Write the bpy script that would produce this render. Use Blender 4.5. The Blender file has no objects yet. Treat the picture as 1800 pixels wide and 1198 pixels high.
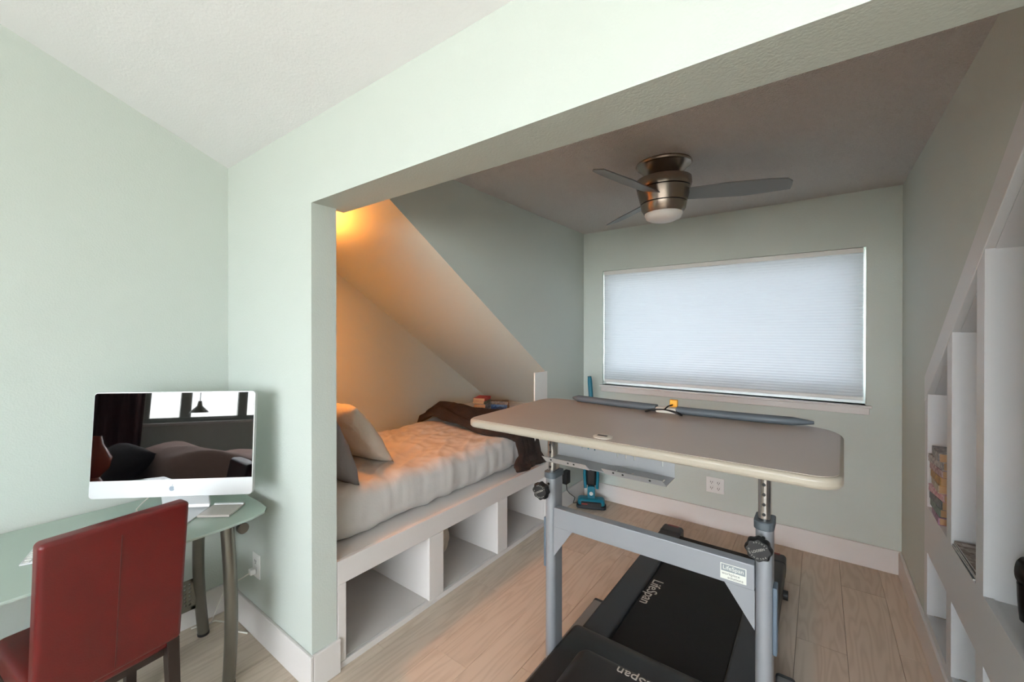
import bpy, math, random
from mathutils import Vector, noise
random.seed(7)
PI = math.pi
scene = bpy.context.scene
COL = scene.collection

# ------------------------------------------------------------------ camera
cam_d = bpy.data.cameras.new('camera')
cam = bpy.data.objects.new('camera', cam_d); COL.objects.link(cam)
cam_d.sensor_width = 36; cam_d.lens = 742.508 / 1800 * 36
cam_d.shift_x = 45.65 / 1800; cam_d.shift_y = -12.1 / 1800
cam_d.clip_start = .02
cam.location = (0, 0, 1.5185)
cam.rotation_euler = (PI / 2 - .003775, 0, .66786)
scene.camera = cam

# ------------------------------------------------------------------ light
SKY = 28.5
world = bpy.data.worlds.new('sky'); scene.world = world; world.use_nodes = True
wn = world.node_tree; wn.nodes.clear()
wo = wn.nodes.new('ShaderNodeOutputWorld'); wb = wn.nodes.new('ShaderNodeBackground')
wt = wn.nodes.new('ShaderNodeTexCoord'); ws = wn.nodes.new('ShaderNodeSeparateXYZ'); wr = wn.nodes.new('ShaderNodeValToRGB')
wn.links.new(wt.outputs['Generated'], ws.inputs[0]); 
wm = wn.nodes.new('ShaderNodeMath'); wm.operation = 'MULTIPLY_ADD'; wm.inputs[1].default_value = .5; wm.inputs[2].default_value = .5
wn.links.new(ws.outputs['Z'], wm.inputs[0]); wn.links.new(wm.outputs[0], wr.inputs[0])
wr.color_ramp.elements[0].position = .48; wr.color_ramp.elements[0].color = (.62, .63, .60, 1)
wr.color_ramp.elements[1].position = .52; wr.color_ramp.elements[1].color = (.90, .955, 1.0, 1)
wn.links.new(wr.outputs[0], wb.inputs[0]); wb.inputs[1].default_value = SKY
wn.links.new(wb.outputs[0], wo.inputs[0])

def portal(name, loc, rot, sx, sy):
    d = bpy.data.lights.new(name, 'AREA'); d.shape = 'RECTANGLE'; d.size = sx; d.size_y = sy
    d.cycles.is_portal = True
    o = bpy.data.objects.new(name, d); COL.objects.link(o); o.location = loc; o.rotation_euler = rot
portal('rear_window_portal', (.55, -3.72, 1.67), (PI / 2, 0, PI), 4.1, 1.42)      # faces +Y
portal('alcove_window_portal', (-.655, 3.80, 1.56), (PI / 2, 0, 0), 1.8, 1.05)        # faces -Y
vs = scene.view_settings
vs.view_transform = 'Standard'; vs.look = 'None'; vs.gamma = 1; vs.exposure = 0.0
vs.use_curve_mapping = False
scene.cycles.diffuse_bounces = 6
scene.cycles.sample_clamp_indirect = 6
scene.cycles.use_denoising = True

# ------------------------------------------------------------------ materials
def lin(c):
    return tuple(((v / 255) / 12.92 if v / 255 <= .04045 else ((v / 255 + .055) / 1.055) ** 2.4) for v in c) + (1,)
MATS = {}
def mat(name, rgb, rough=.5, metal=0, bump=None, vary=None, spec=.5, trans=0, emit=None, coat=0, detail=3, stretch=None):
    if name in MATS: return MATS[name]
    m = bpy.data.materials.new(name); m.use_nodes = True; MATS[name] = m
    nt = m.node_tree; b = nt.nodes['Principled BSDF']
    b.inputs['Base Color'].default_value = lin(rgb); b.inputs['Roughness'].default_value = rough
    b.inputs['Metallic'].default_value = metal; b.inputs['Specular IOR Level'].default_value = spec
    b.inputs['Transmission Weight'].default_value = trans; b.inputs['Coat Weight'].default_value = coat
    if emit:
        b.inputs['Emission Color'].default_value = lin(emit[0]); b.inputs['Emission Strength'].default_value = emit[1]
    if bump or vary:
        tc = nt.nodes.new('ShaderNodeTexCoord'); mp = nt.nodes.new('ShaderNodeMapping')
        nt.links.new(tc.outputs['Object'], mp.inputs[0])
        if stretch: mp.inputs['Scale'].default_value = stretch
    if bump:
        n = nt.nodes.new('ShaderNodeTexNoise'); n.inputs['Scale'].default_value = bump[0]; n.inputs['Detail'].default_value = detail
        nt.links.new(mp.outputs[0], n.inputs['Vector'])
        bp = nt.nodes.new('ShaderNodeBump'); bp.inputs['Strength'].default_value = bump[1]; bp.inputs['Distance'].default_value = bump[2]
        nt.links.new(n.outputs['Fac'], bp.inputs['Height']); nt.links.new(bp.outputs[0], b.inputs['Normal'])
    if vary:
        n = nt.nodes.new('ShaderNodeTexNoise'); n.inputs['Scale'].default_value = vary[0]; n.inputs['Detail'].default_value = 4
        nt.links.new(mp.outputs[0], n.inputs['Vector'])
        r = nt.nodes.new('ShaderNodeValToRGB'); r.color_ramp.elements[0].position = .35; r.color_ramp.elements[1].position = .65
        r.color_ramp.elements[0].color = lin(rgb); r.color_ramp.elements[1].color = lin(vary[1])
        nt.links.new(n.outputs['Fac'], r.inputs[0]); nt.links.new(r.outputs[0], b.inputs['Base Color'])
    return m

WALL = mat('sage_wall_paint', (204, 212, 206), .55, bump=(140, .25, .004))
CEIL_MAIN = mat('white_ceiling_paint', (238, 239, 240), .6, bump=(110, .3, .004))
CEIL_POP = mat('popcorn_ceiling', (226, 222, 218), .9, bump=(120, 1.0, .02), detail=5)
TRIM = mat('white_trim_paint', (226, 222, 220), .32)
SHELFW = mat('white_shelf_paint', (222, 224, 226), .4)
PLASTIC_W = mat('white_plastic', (235, 235, 233), .35)
DARKSLOT = mat('dark_slot', (18, 18, 18), .6)
STEEL_G = mat('grey_powder_coat', (150, 154, 160), .42, metal=.35)
CHROME = mat('chrome', (200, 200, 202), .16, metal=1)
NICKEL = mat('brushed_nickel', (150, 138, 128), .27, metal=1)
BLADE = mat('silver_fan_blade', (128, 130, 130), .4, metal=.3)
FROST = mat('frosted_lamp_glass', (238, 236, 232), .35)
BLACKP = mat('black_plastic', (22, 23, 25), .5)
SLATE = mat('slate_plastic', (34, 38, 43), .45, spec=.35)
BLUEG = mat('blue_grey_plastic', (88, 102, 116), .5)
BELT = mat('black_belt_rubber', (11, 11, 12), .6, bump=(400, .3, .002), spec=.2)
HOOD = mat('charcoal_hood_plastic', (26, 24, 24), .4, spec=.35)
DTOP = mat('taupe_laminate', (176, 164, 155), .38)
DEDGE = mat('beige_edge_band', (162, 154, 140), .35)
PAD = mat('grey_foam_pad', (84, 92, 99), .6)
TRAY = mat('tray_grey_metal', (176, 178, 180), .35, metal=.6)
LETTER = mat('silver_lettering', (176, 174, 168), .5)
LETTER_D = mat('dark_lettering', (92, 96, 98), .6)
LABELW = mat('label_white', (222, 224, 216), .5)
LABELG = mat('label_grey', (140, 148, 152), .5)
RED = mat('red_leather', (92, 8, 11), .34, bump=(260, .25, .002), vary=(9, (84, 7, 10)))
DARKWOOD = mat('espresso_wood', (34, 24, 21), .35)
ALU = mat('aluminium', (222, 224, 226), .3, metal=.35)
SCREEN = mat('black_screen_glass', (4, 4, 5), .02, spec=1.0)
LOGO = mat('logo_grey', (150, 162, 176), .35)
LEGM = mat('pewter_tube', (118, 116, 108), .33, metal=.8)
SHEET = mat('white_cotton_sheet', (206, 203, 200), .85, bump=(90, .15, .004))
PILLW = mat('ivory_pillowcase', (216, 208, 196), .85, bump=(45, .3, .01))
PILLG = mat('grey_pillowcase', (128, 124, 126), .9, bump=(45, .3, .01))
BROWN = mat('brown_plush', (30, 18, 14), .95, bump=(180, .8, .006), vary=(24, (46, 29, 22)))
TEAL = mat('teal_plastic', (12, 108, 132), .3)
BLACKLEATHER = mat('black_leather', (14, 14, 16), .28)
PAGES = mat('yellowed_pages', (182, 146, 108), .8, bump=(300, .4, .002), stretch=(.2, .2, 6))
CLOTHW = mat('cream_cloth', (214, 204, 190), .9, bump=(30, .5, .01))
MAUVE = mat('mauve_duvet', (190, 156, 146), .85, bump=(14, .3, .02))
CURTAIN = mat('dark_red_curtain', (70, 28, 24), .85)
AMBER = mat('amber_glass', (160, 60, 20), .2)
YELLOW = mat('orange_tag', (226, 158, 36), .5)
BLACKCORD = mat('black_cord', (16, 16, 18), .5)
WHITECORD = mat('white_cord', (225, 222, 214), .45)

def glass_desk():
    m = mat('frosted_green_glass', (206, 224, 214), .14, spec=.6, trans=.28); return m
GLASS = glass_desk()

def pane_mat():
    m = bpy.data.materials.new('window_glass'); m.use_nodes = True; nt = m.node_tree; nt.nodes.clear()
    o = nt.nodes.new('ShaderNodeOutputMaterial'); mx = nt.nodes.new('ShaderNodeMixShader'); t = nt.nodes.new('ShaderNodeBsdfTransparent')
    g = nt.nodes.new('ShaderNodeBsdfGlossy'); g.inputs['Roughness'].default_value = .02
    mx.inputs[0].default_value = .07
    nt.links.new(t.outputs[0], mx.inputs[1]); nt.links.new(g.outputs[0], mx.inputs[2]); nt.links.new(mx.outputs[0], o.inputs[0])
    return m
PANE = pane_mat()

def blind_mat():
    m = bpy.data.materials.new('cellular_blind_fabric'); m.use_nodes = True; nt = m.node_tree; nt.nodes.clear()
    o = nt.nodes.new('ShaderNodeOutputMaterial'); mx = nt.nodes.new('ShaderNodeMixShader'); t = nt.nodes.new('ShaderNodeBsdfTranslucent')
    d = nt.nodes.new('ShaderNodeBsdfDiffuse'); mx.inputs[0].default_value = .038
    t.inputs[0].default_value = lin((190, 203, 216)); d.inputs[0].default_value = lin((203, 210, 214))
    nt.links.new(d.outputs[0], mx.inputs[1]); nt.links.new(t.outputs[0], mx.inputs[2]); nt.links.new(mx.outputs[0], o.inputs[0])
    return m
BLIND = blind_mat()

def plank_mat():
    m = bpy.data.materials.new('pale_oak_plank'); m.use_nodes = True; nt = m.node_tree; b = nt.nodes['Principled BSDF']
    b.inputs['Roughness'].default_value = .42
    oi = nt.nodes.new('ShaderNodeObjectInfo'); tc = nt.nodes.new('ShaderNodeTexCoord')
    off = nt.nodes.new('ShaderNodeVectorMath'); off.operation = 'MULTIPLY_ADD'
    cmb = nt.nodes.new('ShaderNodeCombineXYZ')
    for i in range(3): nt.links.new(oi.outputs['Random'], cmb.inputs[i])
    off.inputs[1].default_value = (37, 61, 13); nt.links.new(cmb.outputs[0], off.inputs[0]); nt.links.new(tc.outputs['Object'], off.inputs[2])
    mp = nt.nodes.new('ShaderNodeMapping'); mp.inputs['Scale'].default_value = (1, .09, 1); nt.links.new(off.outputs[0], mp.inputs[0])
    n1 = nt.nodes.new('ShaderNodeTexNoise'); n1.inputs['Scale'].default_value = 11; n1.inputs['Detail'].default_value = 2; n1.inputs['Distortion'].default_value = .15
    nt.links.new(mp.outputs[0], n1.inputs['Vector'])
    w = nt.nodes.new('ShaderNodeMath'); w.operation = 'MULTIPLY'; w.inputs[1].default_value = 9.0; nt.links.new(n1.outputs['Fac'], w.inputs[0])
    fr = nt.nodes.new('ShaderNodeMath'); fr.operation = 'PINGPONG'; fr.inputs[1].default_value = .5; nt.links.new(w.outputs[0], fr.inputs[0])
    r = nt.nodes.new('ShaderNodeValToRGB'); r.color_ramp.elements[0].color = lin((196, 180, 163)); r.color_ramp.elements[1].color = lin((208, 193, 177))
    r.color_ramp.elements[0].position = .0; r.color_ramp.elements[1].position = .35
    nt.links.new(fr.outputs[0], r.inputs[0])
    n2 = nt.nodes.new('ShaderNodeTexNoise'); n2.inputs['Scale'].default_value = 2.2; nt.links.new(mp.outputs[0], n2.inputs['Vector'])
    hs = nt.nodes.new('ShaderNodeHueSaturation'); nt.links.new(r.outputs[0], hs.inputs['Color'])
    v = nt.nodes.new('ShaderNodeMath'); v.operation = 'MULTIPLY_ADD'; v.inputs[1].default_value = .13; v.inputs[2].default_value = .93
    nt.links.new(oi.outputs['Random'], v.inputs[0])
    v2 = nt.nodes.new('ShaderNodeMath'); v2.operation = 'MULTIPLY_ADD'; v2.inputs[1].default_value = .16; nt.links.new(n2.outputs['Fac'], v2.inputs[0])
    v3 = nt.nodes.new('ShaderNodeMath'); v3.operation = 'SUBTRACT'; v3.inputs[1].default_value = .08; nt.links.new(v.outputs[0], v3.inputs[0])
    nt.links.new(v3.outputs[0], v2.inputs[2]); nt.links.new(v2.outputs[0], hs.inputs['Value'])
    nt.links.new(hs.outputs[0], b.inputs['Base Color'])
    bp = nt.nodes.new('ShaderNodeBump'); bp.inputs['Strength'].default_value = .12; bp.inputs['Distance'].default_value = .003
    nt.links.new(fr.outputs[0], bp.inputs['Height']); nt.links.new(bp.outputs[0], b.inputs['Normal'])
    return m
PLANK = plank_mat()

# ------------------------------------------------------------------ mesh helpers
def origin(p):
    o = Vector((0, 0, 0))
    while p is not None: o += p.location; p = p.parent
    return o
class MB:
    def __init__(s): s.v = []; s.f = []
    def add(s, vs, fs):
        k = len(s.v); s.v += [tuple(p) for p in vs]; s.f += [tuple(i + k for i in f) for f in fs]; return s
    def box(s, x0, x1, y0, y1, z0, z1):
        return s.add([(x0, y0, z0), (x1, y0, z0), (x1, y1, z0), (x0, y1, z0), (x0, y0, z1), (x1, y0, z1), (x1, y1, z1), (x0, y1, z1)],
                     [(0, 3, 2, 1), (4, 5, 6, 7), (0, 1, 5, 4), (1, 2, 6, 5), (2, 3, 7, 6), (3, 0, 4, 7)])
    def prism(s, poly, axis, a, b):
        n = len(poly)
        def P(u, v, w): return {'x': (w, u, v), 'y': (u, w, v), 'z': (u, v, w)}[axis]
        vs = [P(u, v, a) for u, v in poly] + [P(u, v, b) for u, v in poly]
        fs = [tuple(range(n)), tuple(range(2 * n - 1, n - 1, -1))] + [(i, i + n, (i + 1) % n + n, (i + 1) % n) for i in range(n)]
        return s.add(vs, fs)
    def cyl(s, p0, p1, r0, r1=None, n=24):
        r1 = r0 if r1 is None else r1
        return s.tube([p0, p1], [r0, r1], n)
    def tube(s, pts, r, n=12, sx=1.0, up=None):
        pts = [Vector(p) for p in pts]; rs = r if isinstance(r, (list, tuple)) else [r] * len(pts)
        vs = []; ref = None
        for i, p in enumerate(pts):
            t = (pts[min(i + 1, len(pts) - 1)] - pts[max(i - 1, 0)]).normalized()
            if ref is None:
                ref = Vector(up) if up else (Vector((0, 0, 1)) if abs(t.z) < .9 else Vector((1, 0, 0)))
            a = (ref - t * ref.dot(t)).normalized(); ref = a; b = t.cross(a)
            for k in range(n):
                q = 2 * PI * k / n; vs.append(p + a * math.cos(q) * rs[i] + b * math.sin(q) * rs[i] * sx)
        m = len(pts)
        fs = [(i * n + k, i * n + (k + 1) % n, (i + 1) * n + (k + 1) % n, (i + 1) * n + k) for i in range(m - 1) for k in range(n)]
        fs += [tuple(range(n - 1, -1, -1)), tuple((m - 1) * n + k for k in range(n))]
        return s.add(vs, fs)
    def lathe(s, prof, c=(0, 0, 0), n=40, axis='z'):
        vs = []
        for r, h in prof:
            for k in range(n):
                q = 2 * PI * k / n; x, y = max(r, 1e-4) * math.cos(q), max(r, 1e-4) * math.sin(q)
                p = {'z': (x, y, h), 'y': (x, h, y), 'x': (h, x, y)}[axis]
                vs.append((c[0] + p[0], c[1] + p[1], c[2] + p[2]))
        m = len(prof)
        fs = [(i * n + k, i * n + (k + 1) % n, (i + 1) * n + (k + 1) % n, (i + 1) * n + k) for i in range(m - 1) for k in range(n)]
        fs += [tuple(range(n - 1, -1, -1)), tuple((m - 1) * n + k for k in range(n))]
        return s.add(vs, fs)
    def rbox(s, c, half, r, seg=4, mid=1, disp=None):
        """rounded box; mid = interior subdivisions per axis (int or 3-tuple); disp(p, n) -> p"""
        mids = mid if isinstance(mid, tuple) else (mid,) * 3
        ax = []
        for h, m in zip(half, mids):
            rr = min(r, h * .999); a = [h - rr + rr * math.tan(PI / 4 * k / seg) for k in range(seg, -1, -1)]
            inner = [(h - rr) - 2 * (h - rr) * k / m for k in range(1, m)]
            l = a + inner + [-x for x in reversed(a)]
            ax.append(l)
        idx = {}; vs = []; fs = []
        def V(p):
            key = tuple(round(x, 6) for x in p)
            if key in idx: return idx[key]
            inner = [max(-(h - min(r, h * .999)), min(h - min(r, h * .999), x)) for x, h in zip(p, half)]
            d = Vector([a - b for a, b in zip(p, inner)]); L = d.length
            nrm = d / L if L > 1e-9 else Vector((0, 0, 1))
            q = Vector(inner) + nrm * min(r, min(half) * .999 if min(half) < r else r)
            if disp: q = disp(q, nrm)
            idx[key] = len(vs); vs.append((q.x + c[0], q.y + c[1], q.z + c[2])); return idx[key]
        for a in range(3):
            u, w = [(1, 2), (2, 0), (0, 1)][a]
            for sgn in (1, -1):
                for i in range(len(ax[u]) - 1):
                    for j in range(len(ax[w]) - 1):
                        q = []
                        for du, dw in ((0, 0), (1, 0), (1, 1), (0, 1)):
                            p = [0, 0, 0]; p[a] = sgn * half[a]; p[u] = ax[u][i + du]; p[w] = ax[w][j + dw]; q.append(V(p))
                        if len(set(q)) < 4: continue
                        fs.append(tuple(q) if sgn > 0 else tuple(reversed(q)))
        return s.add(vs, fs)
    def build(s, name, m, parent=None, smooth=None, bevel=0, local=False, base=None):
        me = bpy.data.meshes.new(name)
        o = bpy.data.objects.new(name, me)
        off = Vector((0, 0, 0))
        if parent is not None:
            o.parent = parent
            if not local: off = origin(parent)
        elif base is not None:
            o.location = base
            if not local: off = Vector(base)
        me.from_pydata([(x - off.x, y - off.y, z - off.z) for x, y, z in s.v], [], s.f); me.update()
        me.materials.append(m)
        import bmesh
        bm = bmesh.new(); bm.from_mesh(me); bmesh.ops.recalc_face_normals(bm, faces=bm.faces); bm.to_mesh(me); bm.free()
        if smooth:
            me.shade_smooth(); me.set_sharp_from_angle(angle=math.radians(smooth))
        if bevel:
            b = o.modifiers.new('bevel', 'BEVEL'); b.width = bevel; b.segments = 2; b.limit_method = 'ANGLE'; b.angle_limit = math.radians(40)
        COL.objects.link(o); return o
def tag(o, label=None, cat=None, group=None, kind=None):
    if label: o['label'] = label
    if cat: o['category'] = cat
    if group: o['group'] = group
    if kind: o['kind'] = kind
    return o
def thing(name, loc, label, cat, group=None, rz=0):
    o = bpy.data.objects.new(name, None); o.empty_display_size = .1; COL.objects.link(o); o.location = loc; o.rotation_euler = (0, 0, rz)
    return tag(o, label, cat, group)
def struct(o): return tag(o, kind='structure')
def text_part(name, body, size, m, parent, origin_w, xdir, ydir, extrude=.0006, align='LEFT', local=False):
    cu = bpy.data.curves.new(name, 'FONT'); cu.body = body; cu.size = size; cu.extrude = extrude; cu.align_x = align; cu.align_y = 'CENTER'; cu.resolution_u = 3
    tmp = bpy.data.objects.new(name + '_tmp', cu); COL.objects.link(tmp)
    dg = bpy.context.evaluated_depsgraph_get(); me = bpy.data.meshes.new_from_object(tmp.evaluated_get(dg))
    bpy.data.objects.remove(tmp); bpy.data.curves.remove(cu)
    X = Vector(xdir).normalized(); Y = Vector(ydir).normalized(); Z = X.cross(Y)
    O = Vector(origin_w) - (Vector((0, 0, 0)) if local else origin(parent))
    for v in me.vertices: v.co = O + X * v.co.x + Y * v.co.y + Z * v.co.z
    me.materials.clear(); me.materials.append(m); me.name = name
    o = bpy.data.objects.new(name, me); COL.objects.link(o); o.parent = parent; return o
def rrect(x0, x1, y0, y1, rs, seg=8):
    """rounded rectangle polygon, radii for corners (x0y0, x1y0, x1y1, x0y1)"""
    pts = []
    for (cx, cy, a0), r in zip(((x0, y0, PI), (x1, y0, 1.5 * PI), (x1, y1, 0), (x0, y1, .5 * PI)), rs):
        ox = cx + (r if cx == x0 else -r); oy = cy + (r if cy == y0 else -r)
        for k in range(seg + 1):
            a = a0 + PI / 2 * k / seg; pts.append((ox + r * math.cos(a), oy + r * math.sin(a)))
    return pts

# ------------------------------------------------------------------ dimensions (metres)
XL, XJ, XA, XR, XE = -2.556, -1.691, -1.736, .408, 3.0     # left wall, jamb, alcove left wall, alcove right wall, far right wall
YF, YJ, YS, YB, YR = .948, 1.066, 1.123, 3.682, -3.6       # wall front, jamb back, header back, window wall, rear wall
ZH, ZC, ZW, HB = 2.069, 2.44, 2.42, .149
XN = -2.81                                                 # back of the bed nook
def slope(y): return 3.0915 - .6344 * y
T = .1
# ------------------------------------------------------------------ setting
floor = struct(MB().box(-3.2, 3.2, -3.8, 3.9, -.12, -.014).build('floor', mat('subfloor', (70, 60, 50), .9)))
pw, pl = .194, 1.24; plank_meshes = {}
col0 = -.087 - 16 * pw
i = 0
for c in range(33):
    x0 = col0 + c * pw; st = (c * .437) % 1.0 * pl; y = -3.6 - st; 
    if x0 > 3.0 or x0 + pw < -2.83: continue
    while y < 3.69:
        a, b = max(y, -3.6), min(y + pl, 3.70)
        if b - a > .02:
            key = round(b - a, 3)
            if key not in plank_meshes:
                p = MB().box(-pw / 2 + .0006, pw / 2 - .0006, -(b - a) / 2 + .0006, (b - a) / 2 - .0006, -.012, 0).build('plank', PLANK, bevel=.0012)
                plank_meshes[key] = p
            else:
                q = plank_meshes[key]; p = q.copy(); COL.objects.link(p)
            p.parent = floor; p.location = (x0 + pw / 2, (a + b) / 2, 0)
        y += pl

# main room
struct(MB().prism([(YR - T, -.1), (YJ, -.1), (YJ, ZW + .02), (-1.32, 3.32), (YR - T, ZW + .02)], 'x', XL - T, XL).build('wall_left', WALL))
struct(MB().prism([(YR - T, -.1), (YJ, -.1), (YJ, ZW + .02), (-1.32, 3.32), (YR - T, ZW + .02)], 'x', XE, XE + T).build('wall_right', WALL))
struct(MB().prism([(YF + .02, ZW - .008), (-1.326, 3.314), (YR - .02, ZW - .008), (YR - .02, ZW + .2), (-1.326, 3.5), (YF + .02, ZW + .2)], 'x', XL - T, XE + T).build('ceiling', CEIL_MAIN))
# front wall with the wide opening: pillar, header, right pier
struct(MB().prism([(XL - .36, -.1), (XJ, -.1), (XJ, ZH), (.362, ZH), (.362, -.1), (XE, -.1), (XE, 2.75), (XL - .36, 2.75)], 'y', YF, YJ).box(XJ - .03, .40, YJ, YS, ZH, 2.75).build('wall_front', WALL))
# rear wall with window opening
wx0, wx1, wz0, wz1 = -1.5, 2.6, .98, 2.36
struct(MB().box(XL - T, XE + T, YR - T, YR, -.1, wz0).box(XL - T, XE + T, YR - T, YR, wz1, ZW + .05).box(XL - T, wx0, YR - T, YR, wz0, wz1).box(wx1, XE + T, YR - T, YR, wz0, wz1).build('wall_rear', WALL))
# alcove
struct(MB().box(XA - .02, XR + .02, YS, YB + .02, ZC, ZC + .1).build('ceiling_alcove', CEIL_POP))
def side_wall(x0, x1, yend):
    return MB().prism([(YJ - .001, ZC + .02), (YJ - .001, slope(YJ)), (yend, slope(yend)), (yend, -.1), (YB + .05, -.1), (YB + .05, ZC + .02)], 'x', x0, x1)
struct(side_wall(XA - .03, XA, 2.985).build('wall_left_alcove', WALL))
struct(side_wall(XR, XR + .03, 2.93).build('wall_right_alcove', WALL))
ax0, ax1, az0, az1 = -1.552, .238, 1.045, 2.076
struct(MB().box(XA - .05, XR + .05, YB, YB + .13, -.1, az0).box(XA - .05, XR + .05, YB, YB + .13, az1, ZC + .05).box(XA - .05, ax0, YB, YB + .13, az0, az1).box(ax1, XR + .05, YB, YB + .13, az0, az1).build('wall_back', WALL))
# bed nook shell: back wall, sloping roof
struct(MB().prism([(YJ - .02, -.1), (3.66, -.1), (3.66, slope(3.66)), (YJ - .02, slope(YJ - .02))], 'x', XN - .05, XN).build('wall_nook', WALL))
def roof(x0, x1):
    return MB().prism([(YJ - .01, slope(YJ - .01)), (3.72, slope(3.72)), (3.72, slope(3.72) + .12), (YJ - .01, slope(YJ - .01) + .12)], 'x', x0, x1)
struct(roof(XN - .05, XA - .001).build('ceiling_nook', WALL))
struct(roof(XR + .001, 1.4).build('ceiling_bookcase_nook', WALL))
struct(MB().box(XN - .05, XA - .03, 3.60, 3.68, -.1, .95).build('wall_nook_end', WALL))
struct(MB().box(XR + .03, 1.4, 3.60, 3.68, -.1, .95).box(1.3, 1.4, YJ, 3.68, -.1, 2.5).build('wall_bookcase_nook', WALL))
# baseboards
def skirting(name, poly_pts):
    """poly_pts = list of boxes (x0,x1,y0,y1)"""
    m = MB()
    for b in poly_pts: m.box(*b, 0, HB)
    return struct(m.build(name, TRIM, bevel=.004))
bt = .016
skirting('baseboard_left', [(XL, XL + bt, YR, YF)])
skirting('baseboard_front', [(XL + bt, XJ + bt, YF - bt, YF), (XJ, XJ + bt, YF, YJ + .012)])
skirting('baseboard_front_pier', [(.362 - bt, XE, YF - bt, YF), (.362 - bt, .362, YF, YJ)])
skirting('baseboard_back', [(XA, XR, YB - bt, YB)])
skirting('baseboard_left_alcove', [(XA, XA + bt, 2.998, YB - bt)])
skirting('baseboard_right_alcove', [(XR - bt, XR, YJ, YB - bt)])
skirting('baseboard_rear', [(XL + bt, XE, YR, YR + bt)])

# alcove window (frame, sill, glass) --------------------------------------------------
def fr(m, x0, x1, z0, z1, w, y0, y1, wb=None):
    wb = wb or w
    return m.box(x0, x1, y0, y1, z0, z0 + wb).box(x0, x1, y0, y1, z1 - w, z1).box(x0, x0 + w, y0, y1, z0 + wb, z1 - w).box(x1 - w, x1, y0, y1, z0 + wb, z1 - w)
m = fr(MB(), ax0, ax1, az0, az1, .05, YB + .085, YB + .125, .14)
win = struct(m.build('window_1', PLASTIC_W, bevel=.003))
MB().box(ax0 + .05, ax1 - .05, YB + .103, YB + .108, az0 + .14, az1 - .05).build('pane', PANE, win)
struct(MB().box(-1.572, .268, YB - .035, YB + .085, 1.030, 1.045).box(-1.56, .256, YB - .016, YB, .985, 1.030).build('trim_1', TRIM, bevel=.004))
# rear window
m = MB(); y0, y1 = YR - .075, YR - .03
fr(m, wx0, wx1, wz0, wz1, .06, y0, y1)
mull = [-1.12, -.55, .55, 1.65]
for x in (-1.08, -.42, .6, 1.6): m.box(x - .06, x + .06, y0, y1, wz0 + .06, wz1 - .06)
rw = struct(m.build('window_2', mat('grey_window_frame', (150, 156, 148), .5), bevel=.004))
xs = [wx0 + .06, -1.14, -1.02, -.48, -.36, .54, .66, 1.54, 1.66, wx1 - .06]
for k in range(0, 10, 2): MB().box(xs[k], xs[k + 1], YR - .055, YR - .05, wz0 + .06, wz1 - .06).build('pane', PANE, rw)
struct(MB().box(wx0 - .05, wx1 + .05, YR - .03, YR + .06, wz0 - .03, wz0).build('trim_2', TRIM, bevel=.004))

# cellular blind ----------------------------------------------------------------------
bl = thing('window_blind', (-.66, YB + .04, az0), 'pale grey pleated cellular blind lowered over the window', 'blind')
n = 48; zt, zb = az1 - .035, az0 + .05; vs = []; fs = []
for k in range(2 * n + 1):
    z = zt + (zb - zt) * k / (2 * n); y = YB + .028 + (.0026 if k % 2 else 0)
    vs += [(ax0 + .003, y, z), (ax1 - .010, y, z)]
for k in range(2 * n): fs.append((2 * k, 2 * k + 1, 2 * k + 3, 2 * k + 2))
MB().add(vs, fs).build('pleated_fabric', BLIND, bl)
MB().box(ax0 + .006, ax1 - .010, YB + .015, YB + .055, zt, az1 - .001).build('headrail', PLASTIC_W, bl, bevel=.003)
MB().box(ax0 + .008, ax1 - .012, YB + .018, YB + .048, zb - .024, zb).build('bottom_rail', PLASTIC_W, bl, bevel=.004)
m = MB()
for k in range(34): m.rbox((ax1 - .007, YB + .012, az1 - .05 - k * .02), (.0028, .0028, .0028), .0027, 2)
m.cyl((ax1 - .007, YB + .012, az1 - .03), (ax1 - .007, YB + .012, az1 - .73), .0008, n=6)
m.build('bead_chain', PLASTIC_W, bl, smooth=40)

# bed platform ----------------------------------------------------------------------
pf = thing('bed_platform', (-2.25, 2.0, 0), 'white built-in bed platform with three open cubbies along its front', 'bed platform')
y0, y1, zt = YJ + .004, 2.99, .49
ops = [(1.115, 1.638), (1.751, 2.271), (2.383, 2.905)]
m = MB(); m.box(XJ - .02, XJ, y0, y1, .382, zt).box(XJ - .02, XJ, y0, y1, 0, .03)
ys = [y0] + [v for o in ops for v in o] + [y1]
for k in range(0, 8, 2): m.box(XJ - .02, XJ, ys[k], ys[k + 1], .03, .382)
m.build('front_frame', TRIM, pf, bevel=.003)
MB().box(XN + .002, XJ - .021, y0, y1, zt - .03, zt).build('deck', TRIM, pf)
MB().box(XN + .1, XJ - .021, y0, y1, .012, .03).build('bottom_panel', TRIM, pf)
for a, b in ((1.072, 1.112), (1.641, 1.748), (2.274, 2.380), (2.908, 2.986)):
    MB().box(XN + .1, XJ - .021, a, b, .031, zt - .031).build('divider', TRIM, pf)
MB().box(XN + .05, XN + .099, y0, y1, .012, zt - .031).build('back_panel', TRIM, pf)
# white board closing the low end of the opening
struct(MB().box(XA - .004, XA + .006, 2.806, 2.996, zt, 1.205).build('trim_3', mat('bright_white_board', (244, 243, 240), .4)))
struct(MB().box(XN + .001, XA - .04, 2.86, 3.60, zt + .002, .80).build('trim_4', TRIM, bevel=.004))     # ledge past the foot of the bed

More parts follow.
